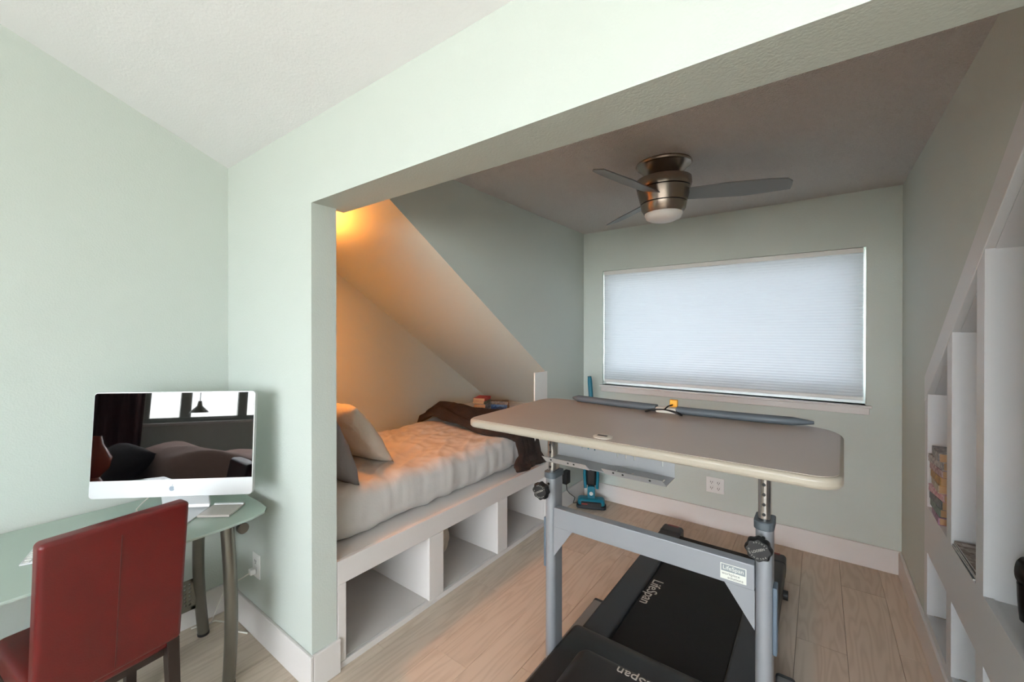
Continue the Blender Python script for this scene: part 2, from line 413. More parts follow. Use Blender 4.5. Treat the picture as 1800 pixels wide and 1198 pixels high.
def wr(p, s, a, seed=0): return a * noise.noise(Vector((p[0] * s + seed, p[1] * s, p[2] * s)))
MX0, MX1, MY0, MY1 = -2.795, -1.79, 1.085, 2.80
hz = .125
def md(p, nrm):
    x, y = p.x, p.y
    k = max(0, p.z / hz)
    n1 = noise.noise(Vector((x * 1.8, y * 1.2, 3))); n2 = noise.noise(Vector((x * 2.6, y * 1.8, 7)))
    gate = min(1, max(0, .35 + 1.6 * noise.noise(Vector((x * 1.7, y * 1.3, 9)))) + .5 * max(0, y))
    fold = (.020 * (1 - abs(math.sin(19 * x + 4 * y + 4 * n1))) ** 2 + .011 * (1 - abs(math.sin(37 * x - 5 * y + 5 * n2))) ** 2) * gate * k
    fold += .010 * (1 - abs(math.sin(13 * y + 9 * x + 5 * n2))) ** 3 * k
    side = .012 * noise.noise(Vector((x * 7, y * 9, p.z * 4))) + .006 * noise.noise(Vector((x * 20, y * 25, p.z * 5))) + .007 * max(0, y) * math.sin(55 * y + 14 * n1) * (1 - k * .5) * (1 if abs(nrm.z) < .8 else 0)
    q = p + nrm * side; q.z += fold + .018 * noise.noise(Vector((x * 2.3, y * 2.3, 1))) * k
    q.z = max(q.z, -hz); return q
bed = thing('mattress', ((MX0 + MX1) / 2, (MY0 + MY1) / 2, .49), 'twin mattress in a rumpled white fitted sheet on the platform', 'mattress')
MB().rbox(((MX0 + MX1) / 2 + .01, (MY0 + MY1) / 2, .49 + hz), ((MX1 - MX0) / 2 - .012, (MY1 - MY0) / 2 - .01, hz), .09, 5, (80, 84, 6), md).build('fitted_sheet', SHEET, bed, smooth=80)

def pillow(name, label, m, loc, w, h, t, rx, ry, rz, seed, group=None):
    N = 26; vs = []; fs = []
    for s in (1, -1):
        for i in range(N + 1):
            for j in range(N + 1):
                u = -1 + 2 * i / N; v = -1 + 2 * j / N
                e = (max(0, 1 - abs(u) ** 2.6) * max(0, 1 - abs(v) ** 2.6)) ** .5
                pin = 1 - .06 * (1 - abs(u)) * abs(v) ** 3 - .0
                x = u * w / 2 * (1 - .07 * (1 - v * v) * abs(u) ** 4); y = v * h / 2 * (1 - .07 * (1 - u * u) * abs(v) ** 4)
                z = s * (t / 2 * e) + .018 * noise.noise(Vector((u * 2.2 + seed, v * 2.2, s))) * e + .008 * noise.noise(Vector((u * 6 + seed, v * 6, s))) * e
                vs.append((x, y, z))
    K = (N + 1) ** 2
    for s in (0, 1):
        for i in range(N):
            for j in range(N):
                a = s * K + i * (N + 1) + j; q = (a, a + N + 1, a + N + 2, a + 1); fs.append(q if s == 0 else q[::-1])
    o = MB().add(vs, fs).build(name, m, base=loc, local=True, smooth=80)
    bm_weld(o); o.rotation_euler = (rx, ry, rz); return tag(o, label, 'pillow', group)
def bm_weld(o):
    import bmesh
    bm = bmesh.new(); bm.from_mesh(o.data); bmesh.ops.remove_doubles(bm, verts=bm.verts, dist=.0004); bmesh.ops.recalc_face_normals(bm, faces=bm.faces); bm.to_mesh(o.data); bm.free(); o.data.shade_smooth()
pillow('pillow', 'ivory pillow leaning at the head of the bed against the grey one', PILLW, (-2.29, 1.49, .925), .60, .46, .15, math.radians(127), 0, .06, 1.3)
pillow('pillow', 'grey pillow standing upright at the head of the bed', PILLG, (-2.10, 1.235, .93), .50, .44, .14, math.radians(112), 0, -.08, 5.1)

# brown blanket: over the foot, hanging down the front
vs = []; fs = []; NU, NV = 60, 26
path = [(-2.72, .765), (-2.62, .83), (-2.45, .835), (-2.2, .80), (-1.95, .775), (-1.83, .765), (-1.775, .735), (-1.755, .66), (-1.735, .58), (-1.70, .535), (-1.672, .518)]
def lerp_path(t):
    t *= len(path) - 1; k = min(int(t), len(path) - 2); f = t - k
    return [path[k][a] * (1 - f) + path[k + 1][a] * f for a in (0, 1)]
for i in range(NU + 1):
    x, z = lerp_path(i / NU)
    for j in range(NV + 1):
        v = j / NV
        ya = 2.50 + .06 * math.sin(i * .21) + .05 * noise.noise(Vector((i * .12, 4, 0))) + (.08 * (i / NU))
        y = ya + (((2.875 + .085 * min(1, max(0, (x + 2.3) / .08))) if x < -1.8 else 2.86) - ya) * v
        bulge = (max(0, .825 - z) * min(1, max(0, (y - 2.72) / .12)) if x < -1.8 else 0) + .04 * math.sin(PI * min(1, v * 1.25 + .0)) * (1 if x < -1.8 else .35) * (1.25 if x < -2.2 else .8)
        edge = -.028 * (1 - min(1, v / .08))
        rp = (.012 if x < -1.8 else .004) * math.sin(v * 22 + 3 * noise.noise(Vector((x * 3, v * 3, 1)))) + (.015 if x < -1.8 else .007) * noise.noise(Vector((x * 6, y * 6, z * 6)))
        vs.append((x + (rp if x > -1.8 else 0) + (.012 if x > -1.78 else 0), y, max(z + bulge + edge + (rp if x < -1.8 else 0), .517)))
for i in range(NU):
    for j in range(NV): a = i * (NV + 1) + j; fs.append((a, a + 1, a + NV + 2, a + NV + 1))
o = MB().add(vs, fs).build('blanket', BROWN, base=(-2.2, 2.67, .52), smooth=80)
sd = o.modifiers.new('thick', 'SOLIDIFY'); sd.thickness = .022; sd.offset = 1
tag(o, 'dark brown plush blanket bunched over the foot of the bed', 'blanket')

# books on the ledge ------------------------------------------------------------------
def book(name, label, loc, w, d, t, rz, cover, group, pages=PAGES):
    r = thing(name, loc, label, 'book', group, rz)
    MB().box(-w / 2, w / 2, -d / 2 + .002, d / 2 - .004, .0015, t - .0015).build('page_block', pages, r, local=True)
    m = MB().box(-w / 2 - .002, w / 2 + .002, -d / 2, d / 2, 0, .0015).box(-w / 2 - .002, w / 2 + .002, -d / 2, d / 2, t - .0015, t).box(-w / 2 - .002, w / 2 + .002, d / 2 - .004, d / 2, .0015, t - .0015)
    m.build('cover', cover, r, local=True); return r
def cov(k, rgb, rgb2): return mat('book_cover_%s' % k, rgb, .4, vary=(60, rgb2))
g = 'books on the ledge at the foot of the bed'
z = .801
defs = [('cream', (196, 180, 150), (150, 120, 90), .018, .115, 'cream paperback at the bottom of the taller ledge stack'), ('black', (22, 22, 26), (150, 150, 160), .028, .11, 'black paperback low in the taller ledge stack'),
        ('ink', (26, 30, 36), (170, 170, 176), .03, .11, 'ink-dark thick paperback in the middle of the taller ledge stack'), ('moss', (34, 44, 36), (130, 140, 130), .026, .11, 'dark green paperback under the red one on the ledge'),
        ('red', (150, 20, 36), (190, 40, 56), .026, .11, 'red paperback on top of the taller ledge stack')]
for k, (nm, c1, c2, t, d, lab) in enumerate(defs):
    book('book', lab, (-2.42 + .004 * (k % 3), 3.005 + .003 * (k % 2), z), .17, d, t, PI / 2 + PI + .3 + .04 * (k % 3), cov(nm, c1, c2), g); z += t + .0006
z = .801
for k, (nm, c1, c2, t, lab) in enumerate([('navy', (20, 34, 60), (60, 90, 140), .024, 'navy paperback at the bottom of the short ledge stack'), ('sky', (96, 130, 160), (30, 60, 110), .022, 'pale blue paperback in the short ledge stack'),
                                          ('tan', (60, 40, 30), (130, 100, 70), .028, 'brown paperback on top of the short ledge stack')]):
    book('book', lab, (-2.37, 3.205, z), .17, .11, t, .35 + .1 * k + PI, cov(nm, c1, c2), g); z += t + .0006

# bundles in the cubbies --------------------------------------------------------------
def bundle(label, c, half, seed):
    def dd(p, nrm): return p + nrm * (.028 * noise.noise(Vector((p.x * 12 + seed, p.y * 12, p.z * 12))) + .012 * noise.noise(Vector((p.x * 30, p.y * 30 + seed, p.z * 30))))
    o = MB().rbox(c, half, min(half) * .8, 4, 8, dd).build('linen_bundle', CLOTHW, base=(c[0], c[1], c[2] - half[2]), smooth=80)
    return tag(o, label, 'linen')
bundle('crumpled cream linen bundle in the middle cubby of the bed platform', (-2.08, 1.94, .155), (.16, .14, .105), 2)
bundle('cream rolled linen in the cubby nearest the window wall', (-2.18, 2.66, .14), (.2, .17, .09), 8)

# sconce hidden behind the pillar ----------------------------------------------------
LX, LY, LZ = -2.32, 1.20, 1.98
sc = thing('wall_lamp', (LX, YJ, LZ), 'small shaded wall lamp glowing warm above the pillows in the nook', 'lamp')
MB().lathe([(.0, YJ + .001), (.045, YJ + .001), (.045, YJ + .012), (.03, YJ + .022), (0, YJ + .022)], (LX, 0, LZ - .02), axis='y').build('wall_plate', NICKEL, sc, smooth=40)
MB().tube([(LX, YJ + .02, LZ - .02), (LX, YJ + .07, LZ - .04), (LX, LY, LZ - .045)], .007).build('arm', NICKEL, sc, smooth=50)
MB().lathe([(.012, LZ - .055), (.018, LZ - .03), (.03, LZ + .0), (.03, LZ + .02), (.018, LZ + .042), (.002, LZ + .05)], (LX, LY, 0), 12).build('bulb', mat('warm_bulb', (255, 190, 110), .4, emit=((255, 150, 62), 1050)), sc, smooth=60)
n = 36; vs = []; fs = []
for k in range(n):
    a = 2 * PI * k / n
    for r, z in ((.088, LZ - .05), (.07, LZ + .05)): vs.append((LX + r * math.cos(a), LY + r * math.sin(a), z))
for k in range(n): fs.append((2 * k, 2 * ((k + 1) % n), 2 * ((k + 1) % n) + 1, 2 * k + 1))
shade_m = bpy.data.materials.new('lamp_shade_fabric'); shade_m.use_nodes = True; nt = shade_m.node_tree; nt.nodes.clear()
o_ = nt.nodes.new('ShaderNodeOutputMaterial'); t_ = nt.nodes.new('ShaderNodeBsdfTranslucent'); t_.inputs[0].default_value = lin((70, 52, 32)); nt.links.new(t_.outputs[0], o_.inputs[0])
MB().add(vs, fs).build('shade', shade_m, sc, smooth=60)

# ceiling fan ------------------------------------------------------------------------
FX, FY = -.67, 2.414
fan = thing('ceiling_fan', (FX, FY, ZC), 'brushed nickel ceiling fan with three silver blades and a frosted light', 'fan')
c = (FX, FY, 0)
MB().lathe([(0, 2.4395), (.140, 2.4395), (.143, 2.432), (.138, 2.424), (.128, 2.42), (.082, 2.365), (.078, 2.355), (0, 2.355)], c, 56).build('canopy', NICKEL, fan, smooth=35)
hs = MB().lathe([(0, 2.356), (.10, 2.356), (.140, 2.350), (.142, 2.32), (.136, 2.300), (.128, 2.2985), (.128, 2.2955), (.136, 2.294), (.118, 2.222), (.108, 2.221), (.108, 2.218), (.117, 2.2165), (.112, 2.19), (.098, 2.168), (0, 2.168)], c, 56).build('motor_housing', NICKEL, fan, smooth=35)
MB().lathe([(.1285, 2.2990), (.1345, 2.2978), (.1345, 2.2952), (.1285, 2.2950)], c, 56).build('groove', DARKSLOT, hs)
MB().lathe([(.1085, 2.2215), (.1160, 2.2205), (.1160, 2.2178), (.1085, 2.2170)], c, 56).build('groove', DARKSLOT, hs)
MB().lathe([(.096, 2.169), (.096, 2.160), (.088, 2.142), (.06, 2.128), (.0, 2.124)], c, 48).build('light_bowl', FROST, fan, smooth=60)
def blade(ang, pitch=-17):
    out = [(.09, -.045), (.14, -.055), (.30, -.068), (.48, -.066), (.565, -.056), (.592, -.03), (.598, .0), (.60, .035), (.40, .058), (.22, .05), (.09, .042)]
    vs = []; ca, sa = math.cos(ang), math.sin(ang); p = math.radians(pitch)
    for zz in (-.003, .003):
        for r, w in out:
            x, y, z = r, w * math.cos(p), w * math.sin(p) + zz + 2.262
            vs.append((FX + x * ca - y * sa, FY + x * sa + y * ca, z))
    n = len(out); fs = [tuple(range(n)), tuple(range(2 * n - 1, n - 1, -1))] + [(i, (i + 1) % n, (i + 1) % n + n, i + n) for i in range(n)]
    MB().add(vs, fs).build('blade', BLADE, fan)
for a in (math.radians(20), math.radians(139), math.radians(258)): blade(a)

# wall outlets, adapter ----------------------------------------------------------------
def outlet_y(label, xc, zc, w, gangs, y):
    t = thing('wall_outlet', (xc, y, zc), label, 'outlet')
    MB().box(xc - w / 2, xc + w / 2, y - .006, y - .0002, zc - .06, zc + .06).build('cover_plate', PLASTIC_W, t, bevel=.002)
    for gx in gangs:
        for gz in (-.022, .022):
            f = MB().prism(rrect(xc + gx - .016, xc + gx + .016, zc + gz - .016, zc + gz + .016, (.008,) * 4, 4), 'y', y - .0085, y - .0055).build('receptacle', PLASTIC_W, t)
            MB().box(xc + gx - .008, xc + gx - .005, y - .0092, y - .0084, zc + gz - .004, zc + gz + .008).box(xc + gx + .005, xc + gx + .008, y - .0092, y - .0084, zc + gz - .003, zc + gz + .007).cyl((xc + gx, y - .0092, zc + gz - .009), (xc + gx, y - .0084, zc + gz - .009), .003, n=8).build('slot', DARKSLOT, f)
    return t
outlet_y('white double wall outlet under the window beside the treadmill desk', -.633, .331, .125, (-.024, .024), YB)
outlet_y('white single wall outlet on the pillar beside the glass desk', -2.208, .355, .078, (0,), YF)
t = thing('charger_plug', (-2.208, YF - .01, .33), 'white charger plug with a pale cord in the pillar outlet', 'plug')
MB().rbox((-2.208, YF - .024, .333), (.014, .014, .014), .005, 2).build('plug_body', PLASTIC_W, t, smooth=40)
MB().tube([(-2.208, YF - .036, .330), (-2.23, YF - .06, .31), (-2.29, YF - .085, .27), (-2.36, YF - .10, .20), (-2.42, YF - .11, .10), (-2.46, YF - .12, .02), (-2.50, YF - .16, .006)], .003, 8).build('cord', WHITECORD, t, smooth=60)
o = MB().tube([(-2.52, YF - .19, .004), (-2.49, YF - .09, .004), (-2.42, YF - .05, .004), (-2.36, YF - .07, .004), (-2.30, YF - .045, .004), (-2.27, YF - .04, .012), (-2.26, YF - .025, .004)], .004, 8).build('floor_cable', WHITECORD, base=(-2.4, YF - .08, 0), smooth=60)
tag(o, 'thin white cable lying along the baseboard behind the glass desk', 'cable')
t = thing('power_adapter', (XA, 3.29, .27), 'black power adapter plugged in low behind the treadmill desk', 'adapter')
MB().rbox((XA + .024, 3.29, .272), (.022, .035, .055), .006, 2).build('adapter_body', BLACKP, t, smooth=40)
MB().tube([(XA + .024, 3.29, .222), (XA + .03, 3.29, .16), (XA + .035, 3.33, .12), (XA + .04, 3.42, .06), (XA + .035, 3.40, .015), (XA + .05, 3.45, .006), (XA + .09, 3.52, .006)], .003, 8).build('cord', BLACKCORD, t, smooth=60)

# stick vacuum ---------------------------------------------------------------------------
VX, VY = -1.56, 3.46
vac = thing('stick_vacuum', (VX, VY, 0), 'teal cordless stick vacuum standing in the window corner', 'vacuum', rz=math.radians(24))
hd = MB().prism(rrect(-.125, .125, -.075, .065, (.03, .03, .06, .06), 6), 'z', .004, .03).build('floor_head', SLATE, vac, local=True, bevel=.006)
MB().rbox((0, .0, .048), (.115, .058, .032), .03, 4).build('head_cover', TEAL, hd, local=True, smooth=60)
MB().prism(rrect(-.085, .085, .028, .062, (.01,) * 4, 4), 'y', -.072, -.052).build('brush_window', BLACKP, hd, local=True)
MB().box(-.08, -.03, -.074, -.0715, .042, .05).build('red_brush', mat('red_bristle', (150, 40, 36), .6), hd, local=True)
MB().prism(rrect(-.032, .032, .07, .18, (.01, .01, .016, .016), 4), 'y', -.02, .035).build('neck', TEAL, vac, local=True, bevel=.008)
MB().cyl((0, -.024, .12), (0, -.018, .12), .016, n=20).build('button', PLASTIC_W, vac, local=True)
MB().rbox((0, .035, .30), (.048, .042, .125), .03, 4).build('dust_tank', BLACKP, vac, local=True, smooth=60)
MB().tube([(-.05, .0, .16), (-.056, .005, .28), (-.05, .02, .42), (-.03, .03, .50)], .013, 10).build('body_frame', TEAL, vac, local=True, smooth=60)
MB().tube([(.05, .0, .16), (.056, .005, .28), (.05, .02, .42), (.03, .03, .50)], .013, 10).build('body_frame', TEAL, vac, local=True, smooth=60)
MB().rbox((0, .035, .53), (.046, .036, .11), .03, 4).build('motor_body', TEAL, vac, local=True, smooth=60)
hn = MB().tube([(0, .04, .62), (0, .055, .75), (0, .075, .88), (-.005, .085, .98), (-.012, .085, 1.08), (-.016, .08, 1.128)], [.026, .022, .021, .020, .020, .016], 16).build('handle', TEAL, vac, local=True, smooth=60)
MB().cyl((0, .05, .915), (0, .058, .915), .012, n=16).build('power_button', PLASTIC_W, hn, local=True)

# ------------------------------------------------------------------ standing desk over the treadmill
ds = thing('standing_desk', (-.527, 1.65, 0), 'treadmill desk with taupe top on grey adjustable posts', 'desk')
ZT = 1.165
def flare(pl): return [(x + .035 * (y - 1.31) * (1 if x > -.5 else -1), y) for x, y in pl]
top = MB().prism(flare(rrect(-1.142, .047, 1.312, 2.03, (.05, .06, .15, .10), 10)), 'z', ZT - .033, ZT - .0012).build('tabletop', DEDGE, ds, bevel=.011, smooth=35)
top.modifiers['bevel'].segments = 4
MB().prism(flare(rrect(-1.133, .038, 1.321, 2.021, (.045, .055, .145, .095), 10)), 'z', ZT - .0012, ZT).build('laminate_surface', DTOP, top)
gr = MB().lathe([(0, ZT), (.032, ZT), (.033, ZT + .003), (.028, ZT + .005), (0, ZT + .005)], (-.573, 1.365, 0), 32).build('grommet', mat('beige_plastic', (206, 198, 186), .4), ds, smooth=40)
MB().box(-.592, -.558, 1.358, 1.372, ZT + .0048, ZT + .0056).build('grommet_slot', DARKSLOT, gr)
def arc_y(x): return 2.005 - .045 * (1 - ((x + .5) / .52) ** 2)
for xa, xb in ((-1.0, -.572), (-.485, -.015)):
    pts = [(xa + (xb - xa) * k / 14, arc_y(xa + (xb - xa) * k / 14), ZT + .016) for k in range(15)]
    rs = [.016] * 15
    if xa < -.9: rs[0] = .006
    else: rs[-1] = .006; rs[-2] = .0115
    MB().tube(pts, rs, 14, sx=1.5).build('armrest_pad', PAD, ds, smooth=50)
con = MB().rbox((-.5285, 1.965, ZT + .012), (.043, .028, .0118), .006, 3).build('key_console', mat('console_white', (214, 208, 198), .4), ds, smooth=40)
sk = thing('safety_key', (-.53, 1.93, ZT), 'orange safety key tag on a looped black cord at the desk console', 'key')
MB().rbox((-.505, 1.985, ZT + .040), (.016, .008, .016), .003, 2).build('key_tag', YELLOW, sk, smooth=40)
pts = []
for k in range(41):
    a = 2 * PI * k / 40; pts.append((-.53 + .075 * math.sin(a), 1.912 - .02 * math.sin(2 * a), ZT + .004 + .016 * (1 + math.cos(a * 2)) / 2 + .003 * math.sin(2 * a)))
MB().tube(pts, .0032, 8).build('cord', BLACKCORD, sk, smooth=60)
MB().tube([(-.53, 1.93, ZT + .018), (-.52, 1.95, ZT + .03), (-.508, 1.975, ZT + .034)], .003, 8).build('cord_end', BLACKCORD, sk, smooth=60)

def dpost(x0, x1, y0, y1, z0, z1, front_round=.022):
    return rrect(x0, x1, y0, y1, (front_round, front_round, .006, .006), 8)
for side, xc in ((-1, -.917), (1, -.138)):
    post = MB().prism(dpost(xc - .0235, xc + .0235, 1.6, 1.682, 0, 0), 'z', .046, .895).build('post', STEEL_G, ds, smooth=30)
    MB().prism(rrect(xc - .028, xc + .028, 1.594, 1.688, (.024, .024, .008, .008), 8), 'z', .888, .915).build('collar', mat('collar_plastic', (78, 86, 92), .5), post, smooth=30, bevel=.003)
    MB().cyl((xc, 1.6005, .865), (xc, 1.5985, .865), .0055, n=12).build('bolt_hole', DARKSLOT, post)
    it = MB().prism(rrect(xc - .017, xc + .017, 1.612, 1.668, (.016, .016, .006, .006), 8), 'z', .915, ZT - .034).build('inner_tube', CHROME, ds, smooth=30)
    for k in range(6):
        MB().cyl((xc, 1.6135, .935 + k * .032), (xc, 1.6110, .935 + k * .032), .0052, n=12).build('hole', DARKSLOT, it)
    # adjuster knob on a stem in front of the post
    KX, KY, KZ = xc - .008, 1.548, .848
    vs = []; N = 80
    lob = [(.0355 + .0022 * math.cos(8 * 2 * PI * k / N)) for k in range(N)]
    prof = [(KY + .018, .80), (KY + .012, 1.0), (KY - .006, 1.0), (KY - .012, .86)]
    for yy, s_ in prof: vs += [(KX + lob[k] * s_ * math.cos(2 * PI * k / N), yy, KZ + lob[k] * s_ * math.sin(2 * PI * k / N)) for k in range(N)]
    fs = [(r * N + k, r * N + (k + 1) % N, (r + 1) * N + (k + 1) % N, (r + 1) * N + k) for r in range(3) for k in range(N)] + [tuple(range(N)), tuple(range(4 * N - 1, 3 * N - 1, -1))]
    kn = MB().add(vs, fs).build('adjuster_knob', BLACKP, ds, smooth=45)
    MB().cyl((KX, KY + .015, KZ), (KX, 1.601, KZ), .008, n=14).build('knob_stem', BLACKP, kn)
    text_part('lettering', 'LOOSEN', .010, LETTER, kn, (KX, KY - .0128, KZ), (1, 0, .55), (-.55, 0, 1), .0003, 'CENTER')
    for word, a0 in (('ADJUST', 118), ('TO', 200), ('PULL', 320), ('THEN', 262)):
        for q, ch in enumerate(word):
            a = math.radians(a0 - q * 17); up = (math.cos(a), 0, math.sin(a))
            text_part('lettering', ch, .0062, LETTER, kn, (KX + .0245 * math.cos(a), KY - .0124, KZ + .0245 * math.sin(a)), (math.sin(a), 0, -math.cos(a)), up, .0003, 'CENTER')
    # outer side plate, foot rail
    sx = xc + side * .0235
    MB().box(min(sx, sx + side * .012), max(sx, sx + side * .012), 1.618, 1.668, .49, .706).build('side_plate', BLUEG, ds, bevel=.003)
    rx = xc + side * .028
    rl = MB().prism(rrect(rx - .034, rx + .034, .004, .045, (.004, .004, .012, .012), 4), 'y', 1.16, 2.20).build('foot_rail', mat('grey_foot_rail', (128, 128, 128), .45, metal=.3), ds)
    for yy, y2 in ((1.145, 1.161), (2.199, 2.215)): MB().prism(rrect(rx - .035, rx + .035, .0, .047, (.006, .006, .014, .014), 4), 'y', yy, y2).build('end_cap', SLATE, rl)
    # gusset
    ix = xc - side * .0235; b = -side
    MB().prism([(ix, .685), (ix + b * .086, .685), (ix, .558)], 'y', 1.603, 1.608).build('gusset', STEEL_G, ds)
bm_ = MB().box(-.893, -.162, 1.6, 1.643, .685, .768).build('crossbeam', STEEL_G, ds, bevel=.003)
lb = MB().box(-.259, -.184, 1.5992, 1.5999, .697, .748).build('label_plate', LABELW, bm_)
MB().box(-.257, -.186, 1.5988, 1.5993, .722, .7465).build('label_band', LABELG, lb) if False else None
gb = MB().box(-.2565, -.1865, 1.5987, 1.5992, .7235, .7460).build('label_band', LABELG, bm_)
text_part('lettering', 'LifeSpan', .0185, LABELW, bm_, (-.2215, 1.5986, .7352), (1, 0, 0), (0, 0, 1), .0002, 'CENTER')
text_part('lettering', 'workplace', .0125, LETTER_D, bm_, (-.2285, 1.5991, .7158), (1, 0, 0), (0, 0, 1), .0002, 'CENTER')
text_part('lettering', 'solutions', .0125, LETTER_D, bm_, (-.2150, 1.5991, .7045), (1, 0, 0), (0, 0, 1), .0002, 'CENTER')
# cable tray hung under the top
tr_x0, tr_x1 = -.872, -.404
m = MB()
slots = [(-.845, 1.06, 1.085), (-.763, 1.045, 1.078), (-.737, 1.045, 1.078), (-.709, 1.045, 1.078), (-.615, 1.035, 1.07), (-.583, 1.035, 1.07), (-.55, 1.035, 1.07), (-.448, 1.03, 1.068)]
px = tr_x0
for x, za, zb in slots:
    m.box(px, x, 1.600, 1.602, 1.0, ZT - .034); m.box(x, x + .005, 1.600, 1.602, 1.0, za); m.box(x, x + .005, 1.600, 1.602, zb, ZT - .034); px = x + .005
m.box(px, tr_x1, 1.600, 1.602, 1.0, ZT - .034)
tray = m.build('cable_tray', TRAY, ds)
m = MB(); px = tr_x0
for x in (-.80, -.60, -.57, -.54, -.43):
    m.box(px, x, 1.50, 1.600, .998, 1.0); m.box(x, x + .006, 1.50, 1.52, .998, 1.0); m.box(x, x + .006, 1.56, 1.600, .998, 1.0); px = x + .006
m.box(px, tr_x1, 1.50, 1.600, .998, 1.0); m.build('tray_floor', TRAY, tray)
for xa, xb in ((tr_x0 - .012, -.695), (-.632, tr_x1 - .012)):
    l = MB().add([(xa, 1.488, 1.018), (xb, 1.488, 1.018), (xb + .012, 1.50, .998), (xa + .012, 1.50, .998), (xa, 1.486, 1.017), (xb, 1.486, 1.017), (xb + .012, 1.498, .996), (xa + .012, 1.498, .996)],
                 [(0, 1, 2, 3), (7, 6, 5, 4), (0, 4, 5, 1), (1, 5, 6, 2), (2, 6, 7, 3), (3, 7, 4, 0)]).build('tray_lip', TRAY, tray)
    for x in ((xa + .04, xa + .115, xa + .14) if xa < -.8 else (xa + .045, xa + .08, xa + .175)):
        MB().cyl((x, 1.4905, 1.0085), (x, 1.489, 1.0075), .0036, n=10).build('hole', DARKSLOT, l)

# treadmill ------------------------------------------------------------------------------
td = thing('treadmill', (-.52, 2.35, 0), 'black low treadmill running under the standing desk toward the window', 'treadmill')
MB().box(-.86, -.18, 1.45, 3.13, .022, .10).build('deck_frame', BLACKP, td)
MB().prism(rrect(1.40, 3.14, .055, .114, (.02, .02, .028, .028), 6), 'x', -.748, -.300).build('running_belt', BELT, td, smooth=40)
for x0, x1 in ((-.882, -.75), (-.298, -.158)):
    MB().prism(rrect(x0, x1, .03, .131, (.006, .006, .014, .014), 4), 'y', 1.60, 3.115).build('side_rail', SLATE, td, smooth=30)
    cp = MB().rbox(((x0 + x1) / 2, 3.155, .082), ((x1 - x0) / 2 + .002, .062, .055), .02, 4).build('rear_cap', SLATE, td, smooth=50)
    MB().box(x0 + .03, x1 - .03, 3.185, 3.205, .1355, .1375).build('red_mark', mat('dull_red', (110, 30, 34), .5), cp)
for x in (-.80, -.20):
    for y in (1.62, 2.95): MB().cyl((x, y, 0), (x, y, .03), .022, n=16).build('foot', BLACKP, td)
MB().cyl((-.158, 2.93, .028), (-.135, 2.93, .028), .026, n=18).build('transport_wheel', BLACKP, td)
def hoodprof(y0, y1, z1, r): return [(y0, .03), (y0, z1 - r)] + [(y0 + r - r * math.cos(a * PI / 16), z1 - r + r * math.sin(a * PI / 16)) for a in range(1, 9)] + [(y1 - .09 + .09 * math.sin(a * PI / 16), z1 - .05 + .05 * math.cos(a * PI / 16)) for a in range(0, 9)] + [(y1, .03)]
hd = MB().prism(hoodprof(1.16, 1.845, .165, .05), 'x', -.897, -.143).build('motor_hood', HOOD, td, smooth=35, bevel=.018)
hd.modifiers['bevel'].segments = 4
dm = MB().rbox((-.52, 1.40, .17), (.262, .235, .062), .055, 6).build('hood_dome', HOOD, hd, smooth=60)
for k in range(6):
    MB().box(-.80, -.755, 1.30 + k * .025, 1.31 + k * .025, .1640, .1665).build('vent_slot', DARKSLOT, hd)
text_part('lettering', 'LifeSpan', .058, LETTER, hd, (-.415, 1.575, .2325), (-1, 0, 0), (0, -1, .05), .0008)
text_part('lettering', 'LifeSpan', .078, LETTER, td, (-.712, 2.48, .1145), (0, -1, 0), (1, 0, 0), .0006)

# ------------------------------------------------------------------ built-in bookcase on the right
bc = thing('built_in_bookcase', (.6, 2.0, 0), 'white built-in bookcase under the sloped ceiling with square niches', 'bookcase')
def inner(y): return 3.035 - .6344 * y      # underside of the sloping face rail
def outer(y): return 3.155 - .6344 * y
stiles = [(2.85, 2.915), (2.39, 2.465), (1.985, 2.065), (1.56, 1.64), (YJ + .004, 1.16)]
xf0, xf1 = XR - .006, XR + .016
for a, b in stiles:
    top_b = [(a, .19), (b, .19), (b, inner(b) + .004), (a, inner(a) + .004)]
    MB().prism(top_b, 'x', xf0, xf1).build('stile', SHELFW, bc)
    MB().prism([(a + .004, .19), (b - .004 if b < 2.9 else b + .01, .19), (b - .004 if b < 2.9 else b + .01, inner(b) + .02), (a + .004, inner(a) + .02)], 'x', xf1, .80).build('divider', SHELFW, bc)
MB().prism([(YJ + .004, inner(YJ)), (2.915, inner(2.915)), (2.915, outer(2.915) - .0), (YJ + .004, outer(YJ))], 'x', xf0 - .002, xf1).build('sloped_rail', SHELFW, bc, bevel=.002)
MB().box(xf0, xf1, YJ + .004, 2.915, HB + .001, .19).build('bottom_rail', SHELFW, bc)
for k in range(4):
    ya, yb = stiles[k + 1][1], stiles[k][0]
    MB().box(xf0, xf1, ya, yb, .482, .70).build('mid_rail', SHELFW, bc)
    MB().box(xf1, .80, ya - .004, yb + .004, .66, .695).build('shelf', SHELFW, bc)
    MB().box(xf1, .80, ya - .004, yb + .004, .16, .187).build('bottom_shelf', SHELFW, bc)
    MB().prism([(ya - .004, inner(ya)), (yb + .004, inner(yb)), (yb + .004, inner(yb) + .02), (ya - .004, inner(ya) + .02)], 'x', xf1, .80).build('top_panel', SHELFW, bc)
MB().prism([(YJ + .004, .16), (2.925, .16), (2.925, inner(2.925)), (YJ + .004, inner(YJ))], 'x', .80, .815).build('back_panel', SHELFW, bc)

